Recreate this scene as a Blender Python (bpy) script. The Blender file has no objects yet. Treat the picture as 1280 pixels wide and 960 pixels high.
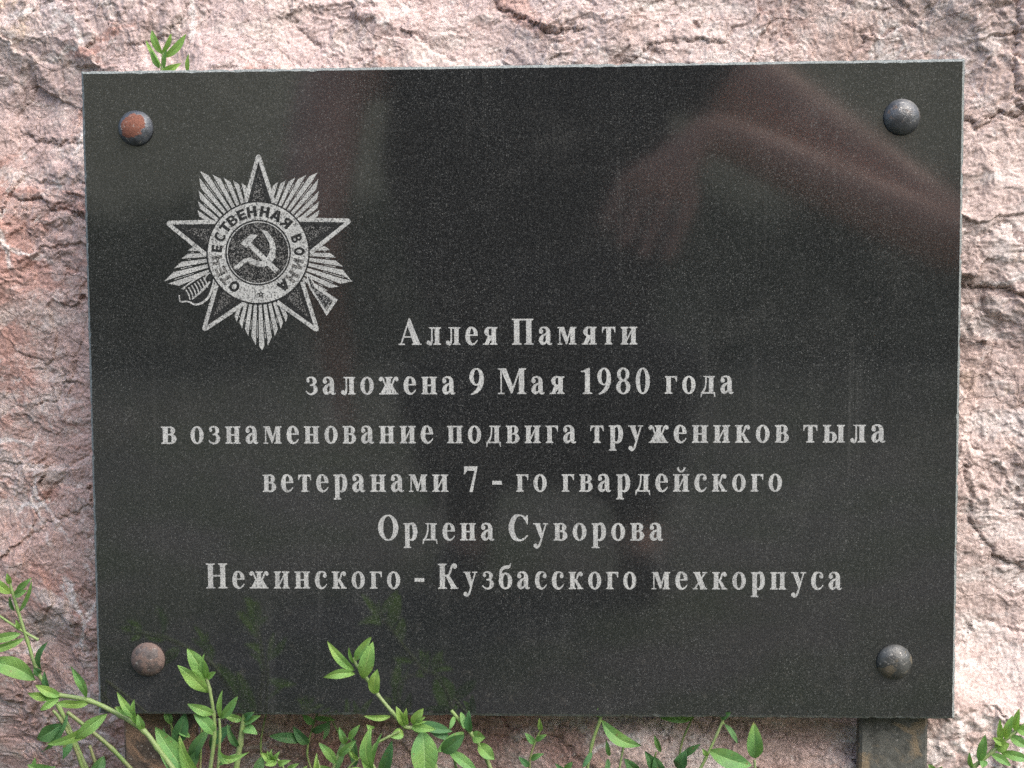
import bpy, bmesh, math, random
import numpy as np
from mathutils import Vector, Matrix
from mathutils.geometry import delaunay_2d_cdt

random.seed(7)
sc = bpy.context.scene
C = sc.collection
R = math.radians

# ------------------------------------------------------------------ camera
F_PX = 1500.0                                   # focal length in pixels of a 1280 px wide frame
PLAQUE_Z = 0.45                                 # height of the plaque's centre above the ground
ROT = (0.06038, 0.03812, -0.00422)
CAM = np.array([0.02703, -0.82921, PLAQUE_Z + 0.05858])
def _rot(rx, ry, rz):
    cx, sx = math.cos(rx), math.sin(rx); cy, sy = math.cos(ry), math.sin(ry); cz, sz = math.cos(rz), math.sin(rz)
    X = np.array([[1,0,0],[0,cx,-sx],[0,sx,cx]]); Y = np.array([[cy,0,sy],[0,1,0],[-sy,0,cy]]); Z = np.array([[cz,-sz,0],[sz,cz,0],[0,0,1]])
    return Z @ Y @ X
RC = _rot(*ROT) @ np.array([[1,0,0],[0,0,-1],[0,1,0]])
cam_data = bpy.data.cameras.new('camera')
cam_data.sensor_fit = 'HORIZONTAL'; cam_data.sensor_width = 36.0
cam_data.lens = 36.0 * F_PX / 1280.0
cam_data.clip_start = 0.01; cam_data.clip_end = 400
cam = bpy.data.objects.new('camera', cam_data); C.objects.link(cam)
m = Matrix.Identity(4)
for i in range(3):
    m[i][0] = RC[0][i]; m[i][1] = -RC[1][i]; m[i][2] = -RC[2][i]; m[i][3] = CAM[i]
cam.matrix_world = m
sc.camera = cam

def at(px, py, y=0.0):
    """point of the plane y = const that stands where the photograph shows pixel (px, py)"""
    d = RC.T @ np.array([(px-640)/F_PX, (py-480)/F_PX, 1.0])
    t = (y - CAM[1]) / d[1]
    p = CAM + d*t
    return Vector((p[0], y, p[2]))
def mpp(y): return (y - CAM[1]) / F_PX           # metres per photo pixel at depth y

# ------------------------------------------------------------------ sky, sun, exposure
SUN_EL, SUN_ROT = 47.0, 140.0
w = bpy.data.worlds.new('World'); sc.world = w; w.use_nodes = True
nt = w.node_tree
bg = nt.nodes.get('Background') or nt.nodes.new('ShaderNodeBackground')
sky = nt.nodes.new('ShaderNodeTexSky'); sky.sky_type = 'NISHITA'; sky.sun_disc = False
sky.sun_elevation = R(SUN_EL); sky.sun_rotation = R(SUN_ROT)
sky.dust_density = 3.0; sky.air_density = 1.0; sky.ozone_density = 0.4
nt.links.new(sky.outputs[0], bg.inputs[0]); bg.inputs[1].default_value = 0.15
sd = bpy.data.lights.new('sun', 'SUN'); sd.energy = 1.3; sd.angle = R(56); sd.color = (1.0, 0.975, 0.935)
sun = bpy.data.objects.new('sun', sd); C.objects.link(sun)
dirv = Vector((math.sin(R(SUN_ROT))*math.cos(R(SUN_EL)), math.cos(R(SUN_ROT))*math.cos(R(SUN_EL)), math.sin(R(SUN_EL))))
sun.rotation_euler = dirv.to_track_quat('Z', 'Y').to_euler()
sun.location = dirv*20
vs = sc.view_settings
sc.display_settings.display_device = 'sRGB'
vs.view_transform = 'Standard'; vs.look = 'None'; vs.gamma = 1; vs.use_curve_mapping = False
vs.exposure = 1.28
sc.cycles.use_denoising = False                # keep the stone's fine grain instead of smoothing it away

# ------------------------------------------------------------------ object helpers
def tag(o, label=None, cat=None, group=None, kind=None):
    if label: o['label'] = label
    if cat: o['category'] = cat
    if group: o['group'] = group
    if kind: o['kind'] = kind
    return o
def empty(name, loc=(0,0,0)):
    o = bpy.data.objects.new(name, None); C.objects.link(o); o.location = loc
    o.empty_display_size = 0.05
    return o
def link(name, me, mats, parent=None, smooth=False):
    o = bpy.data.objects.new(name, me); C.objects.link(o)
    for mm in (mats if isinstance(mats, (list, tuple)) else [mats]): me.materials.append(mm)
    if parent is not None:
        o.parent = parent
        loc = Vector((0,0,0)); p = parent
        while p is not None: loc += p.location; p = p.parent
        o.location = -loc                         # meshes are written in world coordinates
    if smooth: me.polygons.foreach_set('use_smooth', [True]*len(me.polygons))
    return o
def mesh(name, verts, faces):
    me = bpy.data.meshes.new(name); me.from_pydata([tuple(v) for v in verts], [], faces); me.update(); return me
def bm_link(name, bm, mats, parent=None, smooth=False):
    me = bpy.data.meshes.new(name); bm.normal_update(); bm.to_mesh(me); bm.free()
    return link(name, me, mats, parent, smooth)

# ------------------------------------------------------------------ material helpers
class NT:
    def __init__(s, name):
        s.m = bpy.data.materials.new(name); s.m.use_nodes = True; s.t = s.m.node_tree; s.t.nodes.clear()
        s.out = s.n('ShaderNodeOutputMaterial'); s.co = s.n('ShaderNodeTexCoord').outputs['Object']
    def n(s, k, **kw):
        n = s.t.nodes.new(k)
        for a, b in kw.items(): setattr(n, a, b)
        return n
    def set(s, sock, v):
        if hasattr(v, 'is_output') or isinstance(v, bpy.types.NodeSocket): s.t.links.new(v, sock)
        elif v is not None:
            if isinstance(v, (tuple, list)) and len(v) == 3 and sock.type == 'RGBA': v = (*v, 1)
            sock.default_value = v
    def noise(s, scale, detail=4, rough=.55, dist=0., co=None, out='Fac'):
        n = s.n('ShaderNodeTexNoise'); s.set(n.inputs['Vector'], co or s.co)
        n.inputs['Scale'].default_value = scale; n.inputs['Detail'].default_value = detail
        n.inputs['Roughness'].default_value = rough; n.inputs['Distortion'].default_value = dist
        return n.outputs[out]
    def voro(s, scale, feature='F1', out='Distance', co=None, rand=1.):
        n = s.n('ShaderNodeTexVoronoi', feature=feature); s.set(n.inputs['Vector'], co or s.co)
        n.inputs['Scale'].default_value = scale; n.inputs['Randomness'].default_value = rand
        return n.outputs[out]
    def map(s, v, a, b, c=0., d=1., smooth=True):
        n = s.n('ShaderNodeMapRange'); n.interpolation_type = 'SMOOTHSTEP' if smooth else 'LINEAR'
        s.set(n.inputs['Value'], v)
        for k, x in zip(('From Min','From Max','To Min','To Max'), (a,b,c,d)): n.inputs[k].default_value = x
        return n.outputs[0]
    def math(s, op, a, b=None):
        n = s.n('ShaderNodeMath', operation=op); s.set(n.inputs[0], a)
        if b is not None: s.set(n.inputs[1], b)
        return n.outputs[0]
    def mix(s, f, a, b, blend='MIX'):
        n = s.n('ShaderNodeMix', data_type='RGBA', blend_type=blend); s.set(n.inputs[0], f)
        s.set(n.inputs[6], a); s.set(n.inputs[7], b); return n.outputs[2]
    def mapping(s, rot=(0,0,0), scale=(1,1,1), loc=(0,0,0)):
        n = s.n('ShaderNodeMapping'); s.set(n.inputs[0], s.co)
        n.inputs['Rotation'].default_value = rot; n.inputs['Scale'].default_value = scale; n.inputs['Location'].default_value = loc
        return n.outputs[0]
    def bump(s, h, strength, dist, normal=None):
        n = s.n('ShaderNodeBump'); s.set(n.inputs['Height'], h); s.set(n.inputs['Strength'], strength)
        n.inputs['Distance'].default_value = dist
        if normal is not None: s.set(n.inputs['Normal'], normal)
        return n.outputs[0]
    def bsdf(s, col, rough=.6, normal=None, metal=0., spec=.5, trans=None, ior=None):
        b = s.n('ShaderNodeBsdfPrincipled'); s.set(b.inputs['Base Color'], col); s.set(b.inputs['Roughness'], rough)
        s.set(b.inputs['Metallic'], metal); s.set(b.inputs['Specular IOR Level'], spec)
        if normal is not None: s.set(b.inputs['Normal'], normal)
        if ior: b.inputs['IOR'].default_value = ior
        o = b.outputs[0]
        if trans:
            t = s.n('ShaderNodeBsdfTranslucent'); s.set(t.inputs[0], trans[0])
            x = s.n('ShaderNodeMixShader'); x.inputs[0].default_value = trans[1]
            s.t.links.new(o, x.inputs[1]); s.t.links.new(t.outputs[0], x.inputs[2]); o = x.outputs[0]
        s.t.links.new(o, s.out.inputs[0]); return s.m

def mat_rock():
    k = NT('weathered_pink_rock')
    def warped(amp, scale, rot=-34., st=(1, 1, 1)):
        nz = k.n('ShaderNodeTexNoise'); k.set(nz.inputs['Vector'], k.co); nz.inputs['Scale'].default_value = scale; nz.inputs['Detail'].default_value = 5
        nz.inputs['Roughness'].default_value = .65
        vm = k.n('ShaderNodeVectorMath', operation='MULTIPLY_ADD'); k.set(vm.inputs[0], nz.outputs['Color']); vm.inputs[1].default_value = (amp,)*3; k.set(vm.inputs[2], k.co)
        mp = k.n('ShaderNodeMapping'); k.set(mp.inputs[0], vm.outputs[0]); mp.inputs['Rotation'].default_value = (0, R(rot), 0); mp.inputs['Scale'].default_value = st
        return mp.outputs[0]
    streak = k.mapping(rot=(0, R(-34), 0), scale=(1, 1, 2.2))
    a = k.noise(9, 6, .6, .6, streak)
    b = k.noise(17, 9, .70, .5, streak)
    c = k.noise(60, 8, .74, .2)
    d = k.noise(5.5, 6, .62, .4, k.mapping(loc=(3.1, 1.7, 8.2)))
    e = k.noise(480, 5, .8)
    f = k.noise(8.5, 9, .70, .7, k.mapping(rot=(0, R(20), 0), scale=(1, 1, 1.7), loc=(7.3, 2.2, 1.4)))
    sep = k.n('ShaderNodeSeparateXYZ'); k.set(sep.inputs[0], k.co)
    side = k.map(k.math('ADD', sep.outputs[0], k.map(a, 0, 1, -.5, .5, False)), -.25, .36)      # paler stone towards the right
    up = k.map(k.math('ADD', sep.outputs[2], k.map(d, 0, 1, -.3, .3, False)), .35, .8)
    pink = k.mix(up, (.46, .325, .29), (.50, .405, .39))
    pale = k.mix(side, pink, (.52, .425, .395))
    col = k.mix(k.map(b, .47, .60), pale, k.mix(side, (.52, .44, .41), (.56, .50, .475)))
    col = k.mix(k.math('MULTIPLY', k.map(f, .52, .60), .85), col, k.mix(side, (.41, .25, .215), (.51, .395, .355)))
    col = k.mix(k.math('MULTIPLY', k.map(d, .60, .68), k.map(c, .45, .60, 0, .6)), col, (.52, .39, .26))
    col = k.mix(k.math('MULTIPLY', k.map(c, .57, .68), .7), col, (.68, .645, .62))
    col = k.mix(k.math('MULTIPLY', k.map(c, .43, .33), .6), col, (.29, .21, .19))
    # pale mineral veins and dark hairline fractures
    v1 = k.voro(11, 'DISTANCE_TO_EDGE', co=warped(.030, 22, -50))
    col = k.mix(k.math('MULTIPLY', k.map(v1, .030, .006), k.map(k.noise(14, 4), .50, .60, 0, .75)), col, (.70, .66, .635))
    v2 = k.voro(24, 'DISTANCE_TO_EDGE', co=warped(.016, 45, -34, (1, 1, 1.7)))
    l2 = k.math('MULTIPLY', k.map(v2, .034, .008), k.map(k.noise(20, 4, .6), .46, .58))
    v3 = k.voro(75, 'DISTANCE_TO_EDGE', co=warped(.007, 120, -34, (1, 1, 1.5)))
    l3 = k.math('MULTIPLY', k.map(v3, .06, .015), k.map(k.noise(31, 4, .6), .50, .60))
    cr = k.math('MAXIMUM', l2, k.math('MULTIPLY', l3, .7))
    col = k.mix(k.math('MULTIPLY', cr, .50), col, (.17, .12, .10))
    col = k.mix(.95, col, k.mix(k.map(e, .30, .70), (.60, .57, .56), (1.38, 1.38, 1.38)), 'MULTIPLY')
    h1 = k.noise(110, 9, .66, .2, k.mapping(rot=(0, R(-34), 0), scale=(1, 1, 1.5)))
    ch = k.voro(130, 'F1', 'Distance', warped(.006, 140, -34, (.7, 1, 1.2)))
    msk = k.noise(13, 4, .55, .3, k.mapping(loc=(1.3, 4.4, 2.9)))
    n1 = k.bump(h1, k.map(msk, .42, .62, .15, .75), .0024)
    n2 = k.bump(ch, k.map(msk, .42, .62, .06, .5), .0016, n1)
    n3 = k.bump(cr, .45, -.0012, n2)
    n4 = k.bump(e, .5, .0007, n3)
    return k.bsdf(col, .9, n4, spec=.2)

def granite_grain(k, lift=1.):
    wob = k.n('ShaderNodeVectorMath', operation='MULTIPLY_ADD')
    nz = k.n('ShaderNodeTexNoise'); k.set(nz.inputs['Vector'], k.co); nz.inputs['Scale'].default_value = 900; nz.inputs['Detail'].default_value = 2
    k.set(wob.inputs[0], nz.outputs['Color']); wob.inputs[1].default_value = (.00035,)*3; k.set(wob.inputs[2], k.co)
    co = wob.outputs[0]
    g = k.noise(800, 3, .65)
    g2 = k.noise(330, 4, .65)
    col = k.mix(k.map(g, .45, .68), (.0115, .0122, .0124), (.031, .0325, .0325))
    col = k.mix(k.map(g2, .54, .70, 0, .6), col , (.040, .0415, .041))
    for sc_, p, amt, cc in ((1250, .42, .75, (.085, .089, .087)), (900, .58, .7, (.105, .109, .106)), (700, .80, .7, (.14, .144, .14)), (500, .94, .7, (.20, .204, .199))):
        v = k.n('ShaderNodeTexVoronoi', feature='F1'); k.set(v.inputs['Vector'], co); v.inputs['Scale'].default_value = sc_
        sp = k.n('ShaderNodeSeparateColor'); k.set(sp.inputs[0], v.outputs['Color'])
        hi = .40 if sc_ > 250 else .15
        speck = k.math('MULTIPLY', k.map(v.outputs['Distance'], hi, hi*.35), k.map(sp.outputs[0], p, p+.12))
        col = k.mix(k.math('MULTIPLY', k.math('MULTIPLY', speck, amt), k.map(k.noise(11, 4, .6), .32, .66, .45, 1.)), col, cc)
    return col

def mat_granite():
    k = NT('polished_black_granite')
    col = granite_grain(k)
    dust = k.math('MULTIPLY', k.map(k.noise(14, 7, .7, .8), .50, .74), k.map(k.noise(700, 3, .7), .45, .62))
    col = k.mix(k.math('MULTIPLY', dust, .10), col, (.34, .335, .31))
    run = k.math('MULTIPLY', k.map(k.noise(16, 6, .7, .3, k.mapping(scale=(3.2, 1, .12))), .55, .72), k.map(k.noise(6, 3, .6), .42, .62))
    col = k.mix(k.math('MULTIPLY', run, .07), col, (.34, .34, .32))
    sp_ = k.n('ShaderNodeSeparateXYZ'); k.set(sp_.inputs[0], k.co)
    spl = k.math('MULTIPLY', k.map(sp_.outputs[2], .36, .22), k.map(k.noise(120, 5, .75), .56, .68))   # soil splash dried on near the foot
    col = k.mix(k.math('MULTIPLY', spl, .10), col, (.26, .235, .20))
    scr = k.map(k.noise(70, 5, .75, 2.0, k.mapping(rot=(0, R(38), 0), scale=(14, 1, 1))), .735, .77)
    col = k.mix(k.math('MULTIPLY', scr, .18), col, (.4, .4, .38))
    return k.bsdf(col, k.map(k.noise(25, 5), .3, .7, .064, .092), None, spec=.75, ior=1.75)

def mat_sawn():
    k = NT('sawn_granite_edge')
    g = k.noise(900, 3, .65)
    col = k.mix(k.map(g, .35, .68), (.09, .105, .103), (.29, .315, .305))
    return k.bsdf(col, .75, k.bump(g, .3, .0004), spec=.3)

def mat_etched(name, lo, hi, t0, t1, scale=1000):
    """laser-dotted granite: pale dots with the black stone between them"""
    k = NT(name)
    g = k.noise(scale, 2, .6); g2 = k.noise(90, 4, .6)
    col = k.mix(k.map(g, t0, t1), lo, hi)
    col = k.mix(.5, col, k.mix(k.map(g2, .3, .7), (.62, .62, .62), (1.16, 1.16, 1.14)), 'MULTIPLY')
    return k.bsdf(col, .8, spec=.2)

def mat_dark_glyph():
    k = NT('unetched_granite')
    return k.bsdf(granite_grain(k), .3, spec=.4)

def mat_steel(name, base, rust, cover, seed, spec=.5, rough=.45, metal=.0, scale=60., patch=None):
    k = NT(name)
    co = k.mapping(loc=(seed*1.7, seed*.6, seed*2.3))
    n = k.noise(scale, 6, .65, .6, co); f = k.noise(900, 4, .65, 0, co)
    m_ = k.map(n, cover, cover+.09)
    if patch:                                     # one rust patch where the paint has flaked off
        c = at(*patch, -.009)
        vm = k.n('ShaderNodeVectorMath', operation='DISTANCE'); k.set(vm.inputs[0], k.co); vm.inputs[1].default_value = c
        m_ = k.map(k.math('ADD', vm.outputs['Value'], k.map(k.noise(140, 5, .6), 0, 1, -.006, .006, False)), .0092, .0080)
    b = k.mix(k.map(k.noise(180, 5, .6, 0, co), .35, .68), base, tuple(x*.55 for x in base))
    r = k.mix(k.map(f, .35, .7), rust, tuple(min(1, x*1.6) for x in rust))
    col = k.mix(m_, b, r)
    col = k.mix(k.math('MULTIPLY', k.map(k.noise(420, 3, .6, 0, co), .62, .70), .5), col, (.42, .40, .37))
    return k.bsdf(col, k.map(m_, 0, 1, rough, .85), k.bump(f, .6, .0005, k.bump(k.noise(230, 4, .6, 0, co), .5, .0008)), metal, spec)

def mat_leaf(name, col, back, trans=.28):
    k = NT(name)
    uv = k.n('ShaderNodeTexCoord').outputs['UV']
    sp = k.n('ShaderNodeSeparateXYZ'); k.set(sp.inputs[0], uv)
    u = k.math('ABSOLUTE', sp.outputs[1])
    mid = k.map(u, .0, .09, 1, 0)
    ph = k.math('SUBTRACT', k.math('MULTIPLY', sp.outputs[0], 46.), k.math('MULTIPLY', u, 11.))
    vein = k.map(k.math('SINE', ph), .72, 1.)
    n = k.noise(130, 5, .6); n2 = k.noise(700, 3, .6)
    c = k.mix(k.map(n, .3, .7), col, tuple(x*1.32 for x in col))
    c = k.mix(k.map(n2, .35, .7, 0, .35), c, tuple(x*.72 for x in col))
    n3 = k.noise(38, 3, .5)
    c = k.mix(k.map(n3, .40, .62, 0, .55), c, (col[0]*1.55, col[1]*1.12, col[2]*.75))
    c = k.mix(k.map(n3, .42, .30, 0, .45), c, (col[0]*.62, col[1]*.80, col[2]*1.05))
    c = k.mix(k.map(k.noise(300, 3, .5), .66, .70, 0, .75), c, (.17, .12, .05))
    c = k.mix(k.math('MULTIPLY', k.map(k.math('ADD', sp.outputs[0], k.map(k.noise(60, 3), .3, .7, -.10, .03, False)), .93, .99), .8), c, (.20, .15, .06))
    pale = (min(1, col[0]*2.1+.03), min(1, col[1]*1.55+.03), min(1, col[2]*1.8+.02))
    c = k.mix(k.math('MULTIPLY', mid, .8), c, pale)
    c = k.mix(k.math('MULTIPLY', vein, .22), c, pale)
    g = k.n('ShaderNodeNewGeometry').outputs['Backfacing']
    c = k.mix(g, c, back)
    h = k.math('SUBTRACT', n2, k.math('ADD', mid, k.math('MULTIPLY', vein, .5)))
    return k.bsdf(c, k.map(n, .3, .7, .48, .68), k.bump(h, .45, .0005), spec=.4, trans=((col[0]*1.7, col[1]*1.7, col[2]*.8), trans))

def mat_stem(name, col, col2):
    k = NT(name)
    c = k.mix(k.map(k.noise(90, 4), .35, .7), col, col2)
    return k.bsdf(c, .5, k.bump(k.noise(260, 3, .5, 0, k.mapping(scale=(6, 6, 1))), .25, .0005), spec=.4)

def mat_plain(name, col, rough=.8, var=.3, scale=40, spec=.3):
    k = NT(name)
    c = k.mix(k.map(k.noise(scale, 6, .6), .3, .7), tuple(x*(1-var) for x in col), tuple(x*(1+var) for x in col))
    return k.bsdf(c, rough, k.bump(k.noise(scale*4, 4), .3, .002), spec=spec)

M = dict(
    rock=mat_rock(), granite=mat_granite(), sawn=mat_sawn(), dark=mat_dark_glyph(),
    letter=mat_etched('etched_letter', (.13, .134, .132), (.40, .41, .40), .28, .58, 1000),
    etch=mat_etched('etched_emblem', (.060, .062, .061), (.39, .40, .388), .30, .58, 1050),
    stipple=mat_etched('sparse_stipple', (.010, .011, .011), (.25, .255, .25), .46, .64, 1250),
    faint=mat_etched('faint_stipple', (.008, .009, .009), (.17, .17, .163), .48, .66, 1250),
    post=mat_steel('rusty_dark_steel', (.105, .106, .094), (.15, .118, .078), .52, 2.2, .4, .55, 0., 26.),
    post_brown=mat_steel('brown_rusted_steel', (.085, .066, .052), (.14, .092, .06), .45, 5.1, .4, .6, 0., 26.),
    bolt_rust=mat_steel('orange_rusted_bolt', (.095, .105, .12), (.15, .062, .042), .5, 3.0, .5, .34, .3, 55., (163.5, 154.5)),
    bolt_grey=mat_steel('grey_worn_bolt', (.085, .09, .096), (.095, .07, .056), .57, 1.3, .6, .30, .25, 90.),
    bolt_pink=mat_steel('brown_dull_bolt', (.105, .088, .083), (.115, .082, .07), .44, 7.7, .4, .6, .1, 120.),
    bolt_olive=mat_steel('olive_dull_bolt', (.085, .088, .084), (.105, .088, .06), .54, 4.1, .5, .36, .2, 95.),
    young=mat_leaf('young_leaf', (.165, .325, .088), (.215, .34, .15), .30),
    leaf=mat_leaf('grown_leaf', (.115, .26, .078), (.175, .29, .13), .26),
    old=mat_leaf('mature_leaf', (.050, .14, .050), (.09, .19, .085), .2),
    stem=mat_stem('green_stem', (.17, .25, .08), (.21, .27, .12)),
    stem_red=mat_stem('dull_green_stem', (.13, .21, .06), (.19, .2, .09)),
)

# ------------------------------------------------------------------ ground
def build_ground():
    n = 60
    xs = np.concatenate([np.linspace(-60, -3, 12)[:-1], np.linspace(-3, 3, 49), np.linspace(3, 60, 12)[1:]])
    ys = np.concatenate([np.linspace(-60, -3, 12)[:-1], np.linspace(-3, 1.5, 37), np.linspace(1.5, 60, 12)[1:]])
    rng = np.random.RandomState(3)
    vv, ff = [], []
    for j, y in enumerate(ys):
        for i, x in enumerate(xs):
            near = abs(x) < 3 and -3 < y < 1.5
            vv.append((x, y, .03*math.sin(x*1.7+y)*.5 + (rng.uniform(-.012, .012) if near else rng.uniform(-.2, .1))))
    W = len(xs)
    for j in range(len(ys)-1):
        for i in range(W-1): ff.append((j*W+i, j*W+i+1, (j+1)*W+i+1, (j+1)*W+i))
    k = NT('grassy_ground')
    g = k.noise(3.5, 6, .65); f = k.noise(45, 5, .7)
    c = k.mix(k.map(g, .42, .60), (.125, .118, .108), k.mix(f, (.050, .070, .038), (.095, .120, .065)))
    k.bsdf(c, .95, k.bump(f, .8, .02), spec=.15)
    o = link('ground', mesh('ground', vv, ff), k.m, smooth=True)
    tag(o, kind='structure')
build_ground()

# ------------------------------------------------------------------ boulder: fractured height field, closed behind
def hsh(ix, iy, s):
    h = (ix.astype(np.int64)*374761393 + iy.astype(np.int64)*668265263 + s*974711) & 0xffffffff
    h = ((h ^ (h >> 13)) * 1274126177) & 0xffffffff
    h = (h ^ (h >> 16)) & 0xffffffff
    return h.astype(np.float64) / 4294967295.0
def gnoise(x, y, s):
    ix, iy = np.floor(x), np.floor(y); fx, fy = x-ix, y-iy
    ux = fx*fx*fx*(fx*(fx*6-15)+10); uy = fy*fy*fy*(fy*(fy*6-15)+10)
    def g(dx, dy):
        a = hsh(ix+dx, iy+dy, s)*2*np.pi
        return np.cos(a)*(fx-dx) + np.sin(a)*(fy-dy)
    return ((g(0,0)*(1-ux)+g(1,0)*ux)*(1-uy) + (g(0,1)*(1-ux)+g(1,1)*ux)*uy)*1.5
def fbm(x, y, s, o=4, gain=.5, ridged=False):
    t = 0; a = 1
    for k in range(o):
        n = gnoise(x, y, s+k*17)
        t = t + a*((.5-np.abs(n))*2-.6 if ridged else n); a *= gain; x = x*2.03+3.1; y = y*2.03-1.7
    return t
def facets(px, pz, size, seed, tilt, ang=0., stretch=1., jump=.3, K=1.1, mode='min'):
    """broken stone: every cell is a tilted plane; 'step' keeps the jumps (ledges), 'min' keeps the lowest (scoops with sharp crests)"""
    ca, sa = math.cos(ang), math.sin(ang)
    u = (px*ca + pz*sa)/(size*stretch); v = (-px*sa + pz*ca)/size
    iu, iv = np.floor(u), np.floor(v)
    best = None; bd = None
    for di in (-1, 0, 1):
        for dj in (-1, 0, 1):
            cu, cv = iu+di, iv+dj
            qu = u-cu-hsh(cu, cv, seed); qv = v-cv-hsh(cu, cv, seed+1)
            pl = (hsh(cu, cv, seed+2)-.5)*jump*2 + ((hsh(cu, cv, seed+3)-.5)*qu + (hsh(cu, cv, seed+4)-.5)*qv)*2*tilt
            d = qu*qu+qv*qv
            if mode == 'min':
                val = pl + K*d
                best = val if best is None else np.minimum(best, val)
            else:
                if best is None: best, bd = pl, d
                else:
                    nb = d < bd
                    best = np.where(nb, pl, best); bd = np.where(nb, d, bd)
    return best*size
def sstep(a, b, x):
    t = np.clip((x-a)/(b-a), 0, 1); return t*t*(3-2*t)

ROCK_Y = .062
CRACKS = [  # photo pixels; depth mm, width mm, step mm (+: the side to the left of the line's direction stands proud)
    ([(-20,236),(40,250),(75,264),(112,270)], 7, 2.2, 5),
    ([(30,270),(40,300),(62,332),(112,352)], 4, 1.6, -2),
    ([(-20,592),(40,588),(75,590),(125,560)], 5, 1.8, -3),
    ([(-20,518),(45,500),(72,470),(85,425),(80,400)], 3, 1.4, 2),
    ([(52,385),(75,372),(108,330)], 3, 1.4, 2),
    ([(-10,690),(60,650),(125,640)], 3, 1.5, 2),
    ([(-10,150),(45,175),(110,170)], 4, 2.0, 3),
    ([(1195,128),(1225,160),(1250,142),(1290,138)], 7, 2.2, 4),
    ([(1200,292),(1230,296),(1252,280),(1268,300),(1290,310)], 6, 2.0, -3),
    ([(1195,352),(1235,358),(1290,372)], 6, 1.8, 7),
    ([(1262,-10),(1270,60),(1266,110),(1290,150)], 5, 2.2, 4),
    ([(1200,560),(1215,640),(1240,690),(1290,720)], 4, 1.8, 3),
    ([(1195,790),(1230,770),(1290,800)], 5, 2.2, -4),
    ([(1210,860),(1240,880),(1290,872)], 5, 2.0, 4),
    ([(610,-10),(655,22),(690,42),(735,38)], 7, 2.2, 5),
    ([(970,90),(966,45),(992,-10)], 5, 1.8, 2),
    ([(365,-10),(362,20),(398,55),(372,90)], 4, 2.0, 2),
    ([(430,90),(480,40),(530,48),(570,75)], 4, 2.0, -3),
    ([(150,60),(215,30),(240,-10)], 4, 2.0, 3),
    ([(760,90),(830,50),(905,52),(935,30)], 4, 1.8, 3),
    ([(1040,90),(1090,40),(1150,30),(1180,-10)], 4, 1.8, -3),
    ([(580,905),(640,925),(700,918),(760,960)], 5, 2.2, 3),
    ([(940,900),(1000,930),(1075,925)], 5, 2.2, -3),
]
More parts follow.
